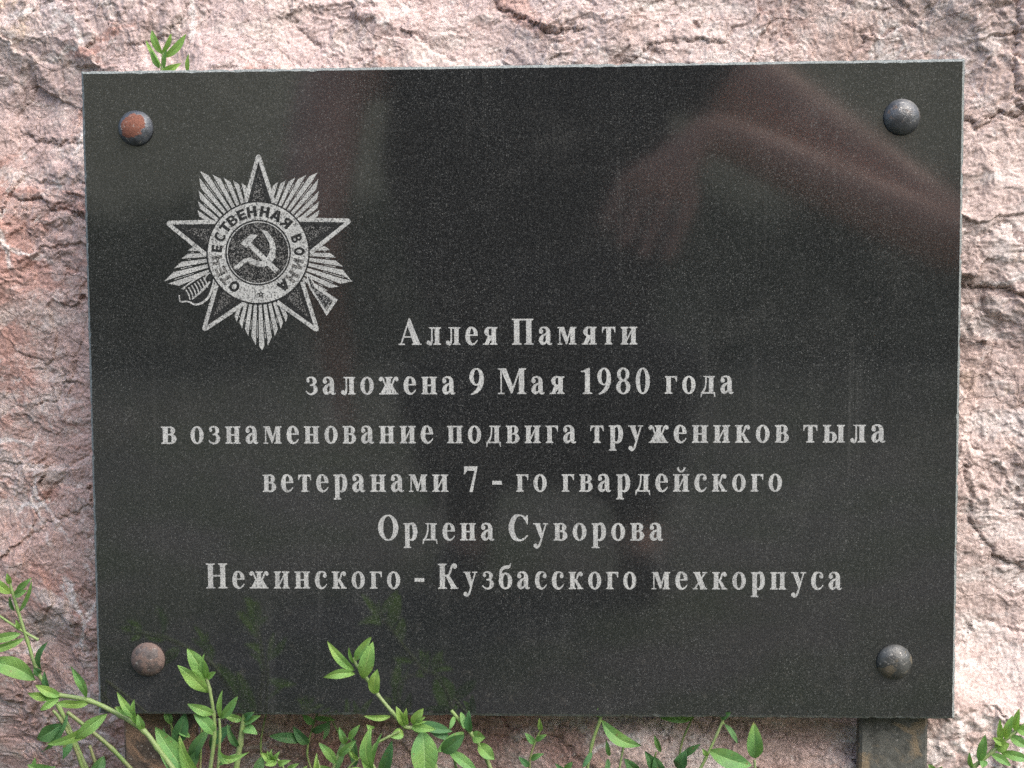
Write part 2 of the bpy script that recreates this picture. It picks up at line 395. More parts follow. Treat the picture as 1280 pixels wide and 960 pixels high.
def build_rock():
    def axis(lo, a, b, hi, fine, coarse):
        return np.concatenate([np.arange(lo, a, coarse), np.arange(a, b, fine), np.arange(b, hi+coarse*.5, coarse)])
    xs = axis(-.80, -.425, .425, .80, .00085, .006)
    zs = axis(-.06, .13, .80, 1.16, .00085, .006)
    X, Z = np.meshgrid(xs, zs)
    wx = X + .022*fbm(X*9, Z*9, 11) + .0045*fbm(X*70, Z*70, 12, 3)
    wz = Z + .022*fbm(X*9+5, Z*9, 21) + .0045*fbm(X*70+9, Z*70, 22, 3)
    A = R(-33)
    h = .014*fbm(X*3.2, Z*3.2, 31, 3)
    h += facets(wx, wz, .13, 41, .55, A, 1.2, .10, 1.0, 'min')*.20
    h += facets(wx, wz, .056, 51, .8, A, 1.4, .20, 1.0, 'min')*.13
    h += facets(wx, wz, .042, 55, .75, A+.5, 1.4, .24, mode='step')*.10
    rough = sstep(-.10, .45, fbm(X*11+2, Z*11, 61, 3))
    h += facets(wx, wz, .021, 71, .9, A, 1.6, .34, 1.0, 'min')*.10*(.25+.9*rough)
    h += facets(wx, wz, .014, 75, .9, A+.9, 1.7, .35, mode='step')*.11*(.25+.9*rough)
    h += facets(wx, wz, .0080, 81, .9, A+.2, 1.6, .35, 1.1, 'min')*.16*(.2+1.*rough)
    h += facets(wx, wz, .0055, 85, .9, A-.3, 1.7, .4, mode='step')*.20*(.25+1.*rough)
    h += .0010*fbm(wx*60*.7, wz*60, 91, 4, .55, True)*(.3+.7*rough)
    h += .0007*fbm(wx*330, wz*330, 95, 3, .6)
    for pts, dep, wid, stp in CRACKS:
        P = [at(a, b, ROCK_Y) for a, b in pts]
        P = [(p.x, p.z) for p in P]
        x0 = min(p[0] for p in P)-.03; x1 = max(p[0] for p in P)+.03
        z0 = min(p[1] for p in P)-.03; z1 = max(p[1] for p in P)+.03
        i0, i1 = np.searchsorted(xs, [x0, x1]); j0, j1 = np.searchsorted(zs, [z0, z1])
        if i1-i0 < 2 or j1-j0 < 2: continue
        gx = X[j0:j1, i0:i1]; gz = Z[j0:j1, i0:i1]
        gx = gx + .0045*fbm(gx*55, gz*55, 101, 5, .62); gz = gz + .0045*fbm(gx*55+4, gz*55, 103, 5, .62)
        bd = np.full(gx.shape, 9.); bs = np.zeros(gx.shape); bt = np.zeros(gx.shape)
        N = len(P)-1
        for q in range(N):
            ax, az = P[q]; ex, ez = P[q+1][0]-ax, P[q+1][1]-az; L2 = ex*ex+ez*ez
            t = np.clip(((gx-ax)*ex+(gz-az)*ez)/L2, 0, 1)
            dx, dz = gx-ax-t*ex, gz-az-t*ez
            d = np.hypot(dx, dz); s = np.sign(ex*dz-ez*dx); nb = d < bd
            bd = np.where(nb, d, bd); bs = np.where(nb, s, bs); bt = np.where(nb, (q+t)/N, bt)
        fade = np.clip(np.minimum(bt, 1-bt)*7+.12, 0, 1)
        h[j0:j1, i0:i1] += fade*(-dep*.00030*np.exp(-(bd/(wid*.001))**2) + .32*stp*.001*bs*np.exp(-bd/.009))
    # the big form: turns away on the left, at the foot and over the top
    form = -.26*np.clip(-.25-X, 0, 9)**1.05 - .5*np.clip(X-.5, 0, 9)**1.4
    form += .36*np.clip(.262-Z, 0, .12)*sstep(-.12, .1, X) - .6*np.clip(Z-.86, 0, 9)**1.3
    form += -.22*np.clip(.31-Z, 0, .3)*sstep(.12, -.2, X)
    lim = np.where((X > -.34) & (X < .345) & (Z > .2) & (Z < .70), .030, .2)      # never through the slab
    h = np.minimum(h - np.median(h) + .0, lim) + form
    Y = ROCK_Y - h
    Y = np.where((Z < .30) & (np.abs(X) < .34), np.maximum(Y, .0262+.25*np.minimum(Y-.0262, 0)*0+.002*fbm(X*120, Z*120, 7, 3)), Y)
    edge = np.maximum(sstep(.62, .80, np.abs(X)), sstep(.98, 1.16, Z))
    Y += .30*edge**1.5
    nz, nx = X.shape
    co = np.stack([X, Y, Z], -1).reshape(-1, 3)
    idx = np.arange(nz*nx).reshape(nz, nx)
    q = np.stack([idx[:-1, :-1], idx[:-1, 1:], idx[1:, 1:], idx[1:, :-1]], -1).reshape(-1, 4)
    me = bpy.data.meshes.new('boulder')
    ring = np.concatenate([idx[0, :-1], idx[:-1, -1], idx[-1, :0:-1], idx[:0:-1, 0]])
    cen = len(co)
    co = np.vstack([co, [[0, .85, .5]]])
    tri = np.stack([np.roll(ring, -1), ring, np.full(len(ring), cen)], -1)
    me.vertices.add(len(co)); me.vertices.foreach_set('co', co.ravel())
    me.loops.add(q.size + tri.size); me.loops.foreach_set('vertex_index', np.concatenate([q.ravel(), tri.ravel()]))
    me.polygons.add(len(q)+len(tri))
    me.polygons.foreach_set('loop_start', np.concatenate([np.arange(len(q))*4, q.size+np.arange(len(tri))*3]))
    me.update(calc_edges=True); me.validate()
    o = link('boulder', me, M['rock'], smooth=True)
    tag(o, 'rough broken pinkish grey boulder behind the black plaque', 'boulder')
    return X, Y, Z
build_rock()

# ------------------------------------------------------------------ plaque
PW, PH, PT, CH = .600, .449, .020, .0021        # polished face, thickness, chamfer
plaque = empty('memorial_plaque', (0, 0, 0))
tag(plaque, 'polished black granite plaque with engraved white Russian text bolted to two steel posts', 'plaque')
def build_slab():
    bm = bmesh.new(); rng = random.Random(21); NS = 150
    def ring(w, h, y, amp):
        cs = [(-1,-1),(1,-1),(1,1),(-1,1)]; out = []
        for q in range(4):
            (ax, az), (bx, bz) = cs[q], cs[(q+1)%4]
            for i in range(NS):
                t = i/NS; x, z = (ax+(bx-ax)*t)*w/2, (az+(bz-az)*t)*h/2
                d = rng.uniform(0, amp) + (rng.uniform(0, 1)**9)*amp*4.5 if i else 0
                if q % 2 == 0: z -= az*d
                else: x -= bx*d
                out.append(bm.verts.new((x, y, PLAQUE_Z+z)))
        return out
    r0 = ring(PW, PH, 0, .00016); r1 = ring(PW+2*CH, PH+2*CH, CH, .00022); r2 = ring(PW+2*CH, PH+2*CH, PT, 0)
    f = bm.faces.new(r0); f.material_index = 0
    n = len(r0)
    for a, b in ((r0, r1), (r1, r2)):
        for i in range(n):
            q = bm.faces.new((a[i], b[i], b[(i+1)%n], a[(i+1)%n])); q.material_index = 1
    q = bm.faces.new(r2[::-1]); q.material_index = 1
    bmesh.ops.recalc_face_normals(bm, faces=bm.faces)
    return bm_link('granite_slab', bm, [M['granite'], M['sawn']], plaque)
build_slab()

# ------------------------------------------------------------------ 2-D shapes: union of strokes, rings and polygons by constrained triangulation
class Shape:
    def __init__(s): s.sh = []                   # list of (outer faces, hole faces)
    def poly(s, pts, hole=None): s.sh.append(([pts], [hole] if hole else [])); return s
    def rect(s, x0, y0, x1, y1): return s.poly([(x0,y0),(x1,y0),(x1,y1),(x0,y1)])
    def ell(s, cx, cy, rx, ry, irx=0, iry=0, icx=None, n=30):
        o = [(cx+rx*math.cos(2*math.pi*i/n), cy+ry*math.sin(2*math.pi*i/n)) for i in range(n)]
        h = [((icx or cx)+irx*math.cos(2*math.pi*i/n), cy+iry*math.sin(2*math.pi*i/n)) for i in range(n)] if irx else None
        return s.poly(o, h)
    def stroke(s, pts, sub=5, curve=True):
        P = [tuple(p) for p in pts]
        if curve and len(P) > 2:
            Q = []
            for i in range(len(P)-1):
                p0 = P[max(i-1,0)]; p1 = P[i]; p2 = P[i+1]; p3 = P[min(i+2, len(P)-1)]
                for k in range(sub):
                    t = k/sub
                    Q.append(tuple(.5*((2*b)+(c-a)*t+(2*a-5*b+4*c-d)*t*t+(-a+3*b-3*c+d)*t**3) for a, b, c, d in zip(p0, p1, p2, p3)))
            Q.append(P[-1]); P = Q
        L, Rr = [], []
        for i, p in enumerate(P):
            a = P[max(i-1,0)]; b = P[min(i+1, len(P)-1)]
            dx, dy = b[0]-a[0], b[1]-a[1]; l = math.hypot(dx, dy) or 1
            nx, ny = -dy/l*p[2]/2, dx/l*p[2]/2
            L.append((p[0]+nx, p[1]+ny)); Rr.append((p[0]-nx, p[1]-ny))
        fs = []
        for i in range(len(P)-1):
            fs.append([L[i], Rr[i], Rr[i+1]]); fs.append([L[i], Rr[i+1], L[i+1]])
        s.sh.append((fs, [])); return s
    def mirror(s, cx):
        for outer, holes in list(s.sh):
            s.sh.append(([[(2*cx-x, y) for x, y in f] for f in outer], [[(2*cx-x, y) for x, y in f] for f in holes]))
        return s
    def tris(s, eps=1e-3):
        vs_, fs_, own = [], [], []
        for k, (outer, holes) in enumerate(s.sh):
            for role, fl in ((0, outer), (1, holes)):
                for f in fl:
                    ar = sum(f[i-1][0]*f[i][1]-f[i][0]*f[i-1][1] for i in range(len(f)))
                    if abs(ar) < eps*eps*10: continue
                    if ar < 0: f = f[::-1]
                    b = len(vs_); vs_ += [Vector(p) for p in f]; fs_.append(list(range(b, b+len(f)))); own.append((k, role))
        ov, oe, of, _, _, orig = delaunay_2d_cdt(vs_, [], fs_, 1, eps)
        out = []
        for tri, og in zip(of, orig):
            inn = {}
            for g in og:
                k, r = own[g]; inn.setdefault(k, set()).add(r)
            if any(0 in v and 1 not in v for v in inn.values()): out.append(tri)
        return [(v[0], v[1]) for v in ov], out

S, T = 132, 34                                   # stem and serif thickness; cap height 676, x-height 462
def stem(g, cx, y0, y1, bot=True, top=True, ext=46, w=S, lt=True, lb=True, rt=True, rb=True):
    g.rect(cx-w/2, y0, cx+w/2, y1)
    for on, y, sgn, l, r in ((bot, y0, 1, lb, rb), (top, y1, -1, lt, rt)):
        if on:
            a = cx-w/2-(ext if l else 0); b = cx+w/2+(ext if r else 0)
            g.poly([(a, y), (b, y), (b, y+sgn*T*.75), (cx+w/2, y+sgn*T*1.5), (cx-w/2, y+sgn*T*1.5), (a, y+sgn*T*.75)])
    return g
XH = 462
def G(ch):
    g = Shape()
    if ch == 'а':
        g.ell(88, 345, 62, 60)
        g.stroke([(48,360,40),(78,420,50),(160,452,44),(250,425,80),(290,350,120),(292,240,S),(292,100,S)])
        g.stroke([(292,130,S),(310,50,105),(355,14,50),(408,40,24)])
        g.stroke([(250,285,34),(150,235,70),(88,130,128),(120,45,100),(185,35,60),(262,95,48)])
    elif ch == 'б':
        g.ell(212, 215, 205, 226, 76, 180)
        g.stroke([(85,240,120),(60,400,80),(95,520,84),(190,578,92),(290,590,92),(345,620,60),(368,690,20)])
    elif ch == 'в':
        stem(g, 112, 0, XH, rt=False, rb=False)
        g.stroke([(150,446,34),(265,438,58),(308,350,128),(262,262,60),(150,244,34)])
        g.stroke([(150,246,34),(285,236,60),(335,126,136),(270,26,60),(150,17,36)])
    elif ch == 'г':
        stem(g, 112, 0, XH)
        g.rect(112, XH-40, 345, XH)
        g.poly([(250,XH),(365,XH),(360,310),(338,310),(318,385),(250,425)])
    elif ch == 'д':
        stem(g, 320, 10, XH, bot=False)
        g.rect(120, XH-36, 330, XH); g.poly([(92,XH),(150,XH),(150,XH-30),(92,XH-22)])
        g.stroke([(168,448,40),(165,300,42),(140,160,48),(70,25,62)])
        g.rect(18, 0, 436, 40)
        g.poly([(18,40),(78,40),(64,0),(30,-95),(8,-95)]); g.poly([(436,40),(376,40),(390,0),(424,-95),(446,-95)])
    elif ch == 'е':
        g.stroke([(336,240,110),(310,365,106),(222,452,40),(130,405,100),(88,240,136),(122,85,116),(225,12,56),(320,55,40),(378,125,26)])
        g.rect(110, 236, 385, 272)
    elif ch == 'ж':
        g.ell(72, 395, 50, 50)
        g.stroke([(40,415,30),(80,448,36),(140,420,50),(180,320,50),(230,248,46),(320,238,44)])
        g.poly([(210,262),(300,250),(205,30),(168,0),(58,0),(70,30)]); g.poly([(28,0),(215,0),(215,30),(28,30)])
        g.mirror(312); stem(g, 312, 0, XH)
    elif ch == 'з':
        g.ell(75, 365, 46, 48)
        g.stroke([(40,385,30),(70,430,40),(160,453,44),(245,420,80),(272,345,120),(235,270,64),(130,244,36)])
        g.stroke([(130,246,36),(245,236,60),(296,125,128),(230,28,70),(130,10,44),(40,60,38),(20,100,26)])
    elif ch in 'ий':
        stem(g, 112, 0, XH); stem(g, 366, 0, XH)
        g.stroke([(165,95,40),(315,365,40)])
        if ch == 'й':
            g.stroke([(140,640,54),(165,565,50),(239,530,50),(313,565,50),(338,640,54)])
    elif ch == 'к':
        stem(g, 112, 0, XH)
        g.ell(372, 392, 52, 52)
        g.stroke([(410,410,30),(365,448,36),(300,420,50),(262,320,50),(220,250,46),(150,238,44)])
        g.poly([(150,262),(240,262),(400,30),(415,0),(305,0),(170,225)]); g.rect(262, 0, 440, 30)
    elif ch == 'л':
        stem(g, 318, 0, XH)
        g.rect(110, XH-36, 330, XH); g.poly([(80,XH),(150,XH),(150,XH-34),(80,XH-22)])
        g.stroke([(164,450,44),(164,250,44),(160,110,56),(130,20,60),(70,8,40)])
        g.ell(62, 58, 56, 58)
    elif ch == 'м':
        g.rect(70, 0, 106, XH); g.rect(22, 0, 158, 30); g.rect(22, XH-30, 150, XH)
        stem(g, 458, 0, XH, rt=True, lt=False)
        g.poly([(70,XH),(210,XH),(318,150),(270,0)]); g.stroke([(280,20,44),(410,440,44)])
    elif ch == 'н':
        stem(g, 112, 0, XH); stem(g, 354, 0, XH); g.rect(112, 215, 354, 255)
    elif ch == 'о':
        g.ell(210, 230, 198, 240, 74, 196)
    elif ch == 'п':
        stem(g, 112, 0, XH, rt=False); stem(g, 358, 0, XH, lt=False); g.rect(112, XH-40, 358, XH)
    elif ch == 'р':
        stem(g, 112, -205, XH, rt=False)
        g.stroke([(150,395,40),(225,448,56),(310,400,110),(345,235,136),(312,75,112),(230,10,52),(150,50,36)])
    elif ch == 'с':
        g.ell(318, 350, 58, 58)
        g.stroke([(358,372,36),(315,430,46),(225,453,42),(130,405,100),(86,235,136),(120,85,116),(222,12,56),(315,52,40),(372,120,26)])
    elif ch == 'т':
        stem(g, 212, 0, XH, top=False); g.rect(60, XH-40, 364, XH)
        g.poly([(120,XH),(22,XH),(18,310),(40,310),(60,385),(120,425)]); g.poly([(304,XH),(402,XH),(406,310),(384,310),(364,385),(304,425)])
    elif ch == 'у':
        g.poly([(45,XH),(190,XH),(300,130),(236,0)]); g.rect(8, XH-32, 222, XH); g.rect(285, XH-32, 440, XH)
        g.stroke([(378,450,42),(300,220,42),(232,10,52),(180,-130,60),(120,-196,40),(70,-190,40)])
        g.ell(72, -138, 60, 58)
    elif ch == 'х':
        g.poly([(42,XH-10),(205,XH-10),(400,10),(240,10)]); g.stroke([(370,440,44),(70,20,44)])
        g.rect(12, XH-32, 222, XH); g.rect(286, XH-32, 425, XH); g.rect(8, 0, 150, 32); g.rect(215, 0, 430, 32)
    elif ch == 'ы':
        stem(g, 112, 0, XH, rb=False)
        g.stroke([(150,262,34),(275,252,60),(322,135,132),(265,26,60),(150,17,36)])
        stem(g, 496, 0, XH)
    elif ch == 'я':
        stem(g, 330, 0, XH, lt=False)
        g.stroke([(300,446,34),(175,438,64),(118,340,132),(175,238,60),(300,222,34)])
        g.poly([(155,225),(290,235),(300,205),(160,0),(50,0),(62,30)]); g.rect(12, 0, 190, 32)
    elif ch == 'А':
        g.poly([(318,695),(346,695),(650,10),(452,10),(255,530)]); g.stroke([(322,680,44),(72,10,48)])
        g.rect(150, 190, 480, 228); g.rect(0, 0, 190, 34); g.rect(400, 0, 680, 34)
    elif ch == 'П':
        stem(g, 150, 0, 676, w=155, ext=60, rt=False); stem(g, 500, 0, 676, w=155, ext=60, lt=False); g.rect(150, 634, 500, 676)
    elif ch == 'М':
        g.rect(95, 0, 135, 660); g.rect(20, 0, 215, 34); g.rect(20, 642, 150, 676)
        g.poly([(90,676),(262,676),(480,160),(410,0)]); g.stroke([(420,30,48),(665,660,48)])
        stem(g, 715, 0, 676, w=155, ext=60, lt=False)
    elif ch == 'О':
        g.ell(320, 338, 300, 350, 148, 308)
    elif ch == 'С':
        g.stroke([(560,440,26),(520,560,70),(420,652,50),(330,672,44),(190,610,120),(96,345,160),(180,85,130),(340,6,56),(470,50,50),(570,140,30)])
        g.poly([(535,676),(575,676),(578,430),(548,430),(500,590)])
    elif ch == 'Н':
        stem(g, 150, 0, 676, w=155, ext=60); stem(g, 520, 0, 676, w=155, ext=60); g.rect(150, 320, 520, 364)
    elif ch == 'К':
        stem(g, 150, 0, 676, w=155, ext=60)
        g.ell(535, 600, 62, 60)
        g.stroke([(590,610,36),(530,664,44),(450,620,62),(395,470,60),(330,370,52),(190,350,48)])
        g.poly([(230,375),(350,385),(590,34),(620,0),(440,0),(260,330)]); g.rect(400, 0, 640, 34)
    elif ch == '0':
        g.ell(230, 338, 205, 350, 80, 306)
    elif ch == '1':
        stem(g, 245, 0, 660, w=140, top=False, ext=66); g.poly([(315,688),(175,560),(120,575),(90,575),(90,548),(240,600)])
        g.poly([(175,640),(300,688),(315,688),(315,560),(175,560)]); g.poly([(60,600),(60,572),(180,572),(180,640)])
    elif ch == '7':
        g.poly([(40,676),(440,676),(440,640),(290,-10),(190,-10),(350,560),(130,560),(60,470),(25,470)])
    elif ch == '8':
        g.ell(230, 515, 178, 173, 72, 132); g.ell(232, 180, 205, 192, 82, 148)
    elif ch == '9':
        g.ell(215, 455, 192, 232, 76, 192)
        g.stroke([(352,470,120),(345,300,120),(270,130,110),(160,40,70),(60,-8,26)])
    elif ch == '-':
        g.rect(20, 190, 290, 290)
    return g
_cache = {}
def glyph(ch):
    if ch not in _cache:
        v, f = G(ch).tris(.05)
        x0 = min(p[0] for p in v); x1 = max(p[0] for p in v)
        _cache[ch] = ([(p[0]-x0, p[1]) for p in v], f, x1-x0)
    return _cache[ch]
LINES = [  # words with the photo's left and right ink edge, baseline left / right
    ('top line reading Аллея Памяти', 431.2, 430.6, [('Аллея',498.3,622),('Памяти',640,796.6)]),
    ('line reading заложена 9 Мая 1980 года', 493.2, 492.0, [('заложена',382.5,569.4),('9',586.9,605),('Мая',622.5,705.5),('1980',726.3,812.4),('года',831,917)]),
    ('longest line ending in тыла', 554.8, 553.0, [('в',201.6,221),('ознаменование',238.4,541.6),('подвига',559,720.4),('тружеников',737.8,986),('тыла',1004,1106.8)]),
    ('line starting with ветеранами', 614.9, 614.4, [('ветеранами',328.6,560.5),('7',580,597),('-',615.4,627.4),('го',645.3,683.4),('гвардейского',702.2,977.4)]),
    ('line reading Ордена Суворова', 675.4, 675.7, [('Ордена',472.8,618),('Суворова',635.7,829)]),
    ('bottom line ending in мехкорпуса', 735.4, 737.0, [('Нежинского',257.9,500.4),('-',518.4,530.4),('Кузбасского',547.5,795.3),('мехкорпуса',814.5,1052.3)]),
]
SX = mpp(0)*32.3/676
def build_text():
    for lab, bl, br, words in LINES:
        vv, ff = [], []
        wl, wr = words[0][1], words[-1][2]
        for word, x0, x1 in words:
            base = lambda x: bl+(br-bl)*(x-wl)/(wr-wl)
            p0 = at(x0, base(x0)); p1 = at(x1, base(x1))
            gl = [glyph(c) for c in word]; W = sum(g[2] for g in gl)
            tot = p1.x-p0.x
            if len(word) > 1:
                # natural gap between glyphs 62 units: stretch widths a little, share the rest as tracking
                hx = min(SX*1.06, max(SX*.84, tot/(W+150*(len(word)-1)))); gap = (tot-W*hx)/(len(word)-1)
            else: hx = tot/W; gap = 0
            x = p0.x
            for c, (gv, gf, gw) in zip(word, gl):
                fr = (x-p0.x)/tot; z = p0.z+(p1.z-p0.z)*fr
                b = len(vv)
                for a, h in gv: vv.append((x+a*hx, -.00012, z+h*SX))
                ff += [tuple(i+b for i in t) for t in gf]
                x += gw*hx+gap
        o = link('text_line', mesh('text_line', vv, ff), M['letter'], plaque)
        o['label'] = lab
build_text()

# ------------------------------------------------------------------ emblem (drawn in the units of a 960 px enlargement of the photo's star)
EZ = 960/270.
def epx(u, v): return 190+u/EZ, 180+v/EZ
ECX, ECY = 472., 483.
emblem = empty('emblem', (0, 0, 0)); emblem.parent = plaque
emblem['label'] = 'engraved five pointed star order with ray bundles, lettered ring, hammer and sickle'
def flat(name, shape, mat_, lift, parent=emblem):
    v, f = shape.tris(.02)
    vv = []
    for a, b in v:
        p = at(*epx(a, b)); vv.append((p.x, -lift, p.z))
    # image v points down: keep faces towards the viewer
    return link(name, mesh(name, vv, [t[::-1] for t in f]), mat_, parent)
def pol(cx, cy, r, deg): return (cx+r*math.cos(R(deg)), cy-r*math.sin(R(deg)))
def build_emblem():
    # ray bundles between the star's arms
    rays = Shape(); rnd = random.Random(5)
    groups = [(99.0,307,125.6,448,149.5,315,9), (78.6,314,53.5,446,30.5,318,9), (6.5,305,-16.6,445,-33.,330,7), (-64.,319,-87.7,446,-111.5,308,9), (173.5,296,197.,440,216.,330,7)]
    for a0, r0, ac, rc, a1, r1, n in groups:
        A0 = pol(0,0,r0,a0); AC = pol(0,0,rc,ac); A1 = pol(0,0,r1,a1)
        def rad(t):
            d = (math.cos(R(t)), -math.sin(R(t)))
            P, Q = (A0, AC) if (t-ac)*(a0-ac) > 0 else (AC, A1)
            ex, ey = Q[0]-P[0], Q[1]-P[1]
            den = d[0]*ey-d[1]*ex
            return (P[0]*ey-P[1]*ex)/den if abs(den) > 1e-6 else rc
        st = (a1-a0)/n
        for i in range(n):
            c = a0+st*(i+.5)
            hw = abs(st)*.305
            if abs(c-ac) < abs(st)*.75: pass
            up = hw if (c < ac) else -hw
            rr = [min(rad(c-hw), 452), min(rad(c+hw), 452)]
            rt = max(rr[0], rr[1]); rl = min(rr[0], rr[1])
            hi = c+up*.9; lo = c-up
            pts = [pol(ECX,ECY,226,c-hw*1.05), pol(ECX,ECY,226,c+hw*1.05)]
            tip = pol(ECX,ECY,rt*1.005, hi if abs(c-ac) > abs(st)*.6 else ac)
            e1 = pol(ECX,ECY,rl*.965, c+hw); e0 = pol(ECX,ECY,rl*.965, c-hw)
            if abs(c-ac) <= abs(st)*.6: seq = [pts[0], e0, tip, e1, pts[1]]
            elif up > 0: seq = [pts[0], e0, pol(ECX,ECY,rt,c+hw), pts[1]]
            else: seq = [pts[0], pol(ECX,ECY,rt,c-hw), e1, pts[1]]
            rays.poly(seq)
            # a fine light line in the gap beside the ray
            g = c+st*.5
            if i < n-1: rays.stroke([(*pol(ECX,ECY,300,g), 1.5), (*pol(ECX,ECY,.90*rad(g),g), 3.5)])
    flat('ray_bundle', rays, M['etch'], .00008)
    # star arms: light outline, dark stippled field
    arms = [((473,48),(415,262),(542,262)), ((882,340),(648,336),(703,484)), ((736,830),(668,612),(556,702)), ((230,828),(292,612),(416,704)), ((66,350),(290,346),(243,494))]
    line = Shape(); fld = Shape(); blk = Shape()
    for t, b, c in arms:
        line = Shape(); fld = Shape(); blk = Shape()
        blk.poly([t, b, c])
        for q in (b, c):
            dx, dy = t[0]-q[0], t[1]-q[1]
            line.stroke([(q[0]+dx*.0, q[1]+dy*.0, 19), (q[0]+dx*.955, q[1]+dy*.955, 17), (t[0], t[1], 8)], curve=False)
        m_ = ((b[0]+c[0])/2, (b[1]+c[1])/2)
        def tow(p, f, t=t, m_=m_): return (t[0]+(p[0]-t[0])*f, t[1]+(p[1]-t[1])*f)
        k0 = tow(m_, .34)
        fld.poly([k0, tow(((b[0]*.78+c[0]*.22), (b[1]*.78+c[1]*.22)), .96), m_, tow(((b[0]*.30+c[0]*.70), (b[1]*.30+c[1]*.70)), .92)])
        arm = flat('star_arm', blk, M['dark'], .00016)
        flat('star_field', fld, M['faint'], .00024)
        flat('star_outline', line, M['etch'], .00032)
    # rifle butt lower right, sabre hilt lower left
    rb = Shape(); rb.poly([(684,572),(706,590),(726,628),(748,640),(826,692),(776,764),(742,705),(700,640)])
    rd = Shape(); rd.poly([(692,585),(704,598),(720,634),(748,656),(806,696),(776,742),(750,700),(706,634)])
    flat('rifle_butt', rb, M['etch'], .00018); flat('rifle_butt', rd, M['stipple'], .00026)
    hb = Shape(); hb.poly([(236,584),(262,556),(284,606),(252,690),(200,716),(140,704),(112,676),(150,640),(128,632)])
    flat('sabre_hilt', hb, M['dark'], .00018)
    hl = Shape()
    for i in range(7):
        x, y = 150+i*13, 646-i*9
        hl.stroke([(x,y,5),(x+13,y+22,6),(x+20,y+46,4)])
    hl.stroke([(122,672,6),(126,700,7),(160,700,7),(200,714,9),(246,688,10),(268,640,9),(276,600,7)])
    hl.stroke([(140,640,6),(190,604,7),(232,580,6)]); hl.stroke([(178,690,6),(224,650,10),(258,612,8)])
    hl.stroke([(232,606,7),(246,580,6),(264,570,8)])
    flat('sabre_hilt', hl, M['etch'], .00026)
    # ring with its lettering, dark disc, hammer and sickle
    ri = Shape(); ri.ell(ECX, ECY, 223, 223, 146, 146, n=96)
    ri.ell(ECX, ECY, 139, 139, 134.5, 134.5, n=72)
    rim = Shape(); rim.ell(ECX, ECY, 230, 230, 0, 0, n=96)
    flat('disc', rim, M['dark'], .00036)
    lt = Shape(); lt.poly([pol(ECX,ECY,132,a) for a in range(0,360,8)])
    flat('disc', lt, M['faint'], .00044)
    flat('lettered_ring', ri, M['etch'], .00046)
    hs = Shape()
    hs.poly([(394,442),(440,401),(472,404),(420,462)])
    hs.stroke([(428,440,20),(556,566,24)])
    hs.poly([(481,377),(513,388),(541,424),(553,470),(547,508),(525,536),(496,547),(462,543),(436,530),(418,512),(436,502),(456,514),(486,522),(510,508),(526,474),(522,438),(502,404)])
    hs.stroke([(436,512,16),(408,522,17),(390,540,20),(374,549,22)]); hs.ell(376, 549, 11, 10)
    flat('hammer_and_sickle', hs, M['etch'], .00056)
    # letters: black stone left in the ring; four of them are worn to a fine outline
    def sans(ch):
        g = Shape(); w_ = .30
        def L(*p, ww=w_): g.stroke([(x, y, ww) for x, y in p], curve=False)
        if ch == 'О': g.ell(0, .5, .47, .52, .22, .27)
        elif ch == 'Т': L((0,0),(0,1)); L((-.42,.88),(.42,.88), ww=.24)
        elif ch == 'Е': L((-.27,0),(-.27,1)); L((-.3,.12),(.36,.12), ww=.24); L((-.3,.5),(.3,.5), ww=.2); L((-.3,.88),(.36,.88), ww=.24)
        elif ch == 'Ч': L((.27,0),(.27,1)); L((-.27,1),(-.27,.5)); L((-.36,.46),(.3,.46), ww=.22)
        elif ch == 'С': g.stroke([(.38,.78,.24),(.1,.93,.2),(-.25,.78,.26),(-.33,.5,.27),(-.25,.2,.26),(.1,.06,.2),(.38,.22,.24)])
        elif ch == 'В':
            L((-.28,0),(-.28,1)); g.stroke([(-.3,.9,.2),(.12,.87,.2),(.24,.72,.24),(.12,.54,.18),(-.3,.52,.18)]); g.stroke([(-.3,.5,.18),(.16,.48,.2),(.3,.29,.26),(.16,.1,.2),(-.3,.1,.2)])
        elif ch == 'Н': L((-.3,0),(-.3,1)); L((.3,0),(.3,1)); L((-.3,.5),(.3,.5), ww=.22)
        elif ch == 'А': L((-.38,0),(-.04,1)); L((.38,0),(.04,1)); L((-.25,.3),(.25,.3), ww=.2)
        elif ch == 'Я': L((.28,0),(.28,1)); g.stroke([(.3,.9,.2),(-.1,.87,.2),(-.24,.69,.25),(-.1,.5,.2),(.3,.48,.2)]); L((-.36,0),(.1,.46), ww=.24)
        elif ch in 'ЙИ':
            L((-.3,0),(-.3,1)); L((.3,0),(.3,1)); L((-.26,.12),(.26,.88), ww=.2)
            if ch == 'Й': L((-.15,1.2),(.15,1.2), ww=.14)
        return g
    let = Shape(); fnt = Shape()
    spec = [('О',235,0),('Т',219.4,1),('Е',206,1),('Ч',190.5,1),('Е',174,0),('С',157.4,0),('Т',142.3,0),('В',128.5,0),('Е',113,0),('Н',98.7,0),('Н',80.6,0),('А',63.6,0),('Я',46.5,0),
            ('В',20.3,0),('О',1.9,0),('Й',-15.5,1),('Н',-35,1),('А',-52,0)]
    for ch, ang, worn in spec:
        g = sans(ch); hh = 47.; r0 = 160.
        thin = .8 if ch in 'ЕСВО' and ang in (174,157.4,20.3,1.9) else 1.
        ca, sa = math.cos(R(ang)), math.sin(R(ang))
        def tr(p):
            x, y = p[0]*hh*thin, r0+p[1]*hh
            return (ECX + y*ca + x*sa, ECY - (y*sa - x*ca))
        for o_, h_ in g.sh:
            (fnt if worn else let).sh.append(([[tr(p) for p in f] for f in o_], [[tr(p) for p in f] for f in h_]))
    st = []
    for i in range(10):
        r_ = 17 if i % 2 == 0 else 7.5
        st.append((485+r_*math.sin(i*math.pi/5), 668-r_*math.cos(i*math.pi/5)))
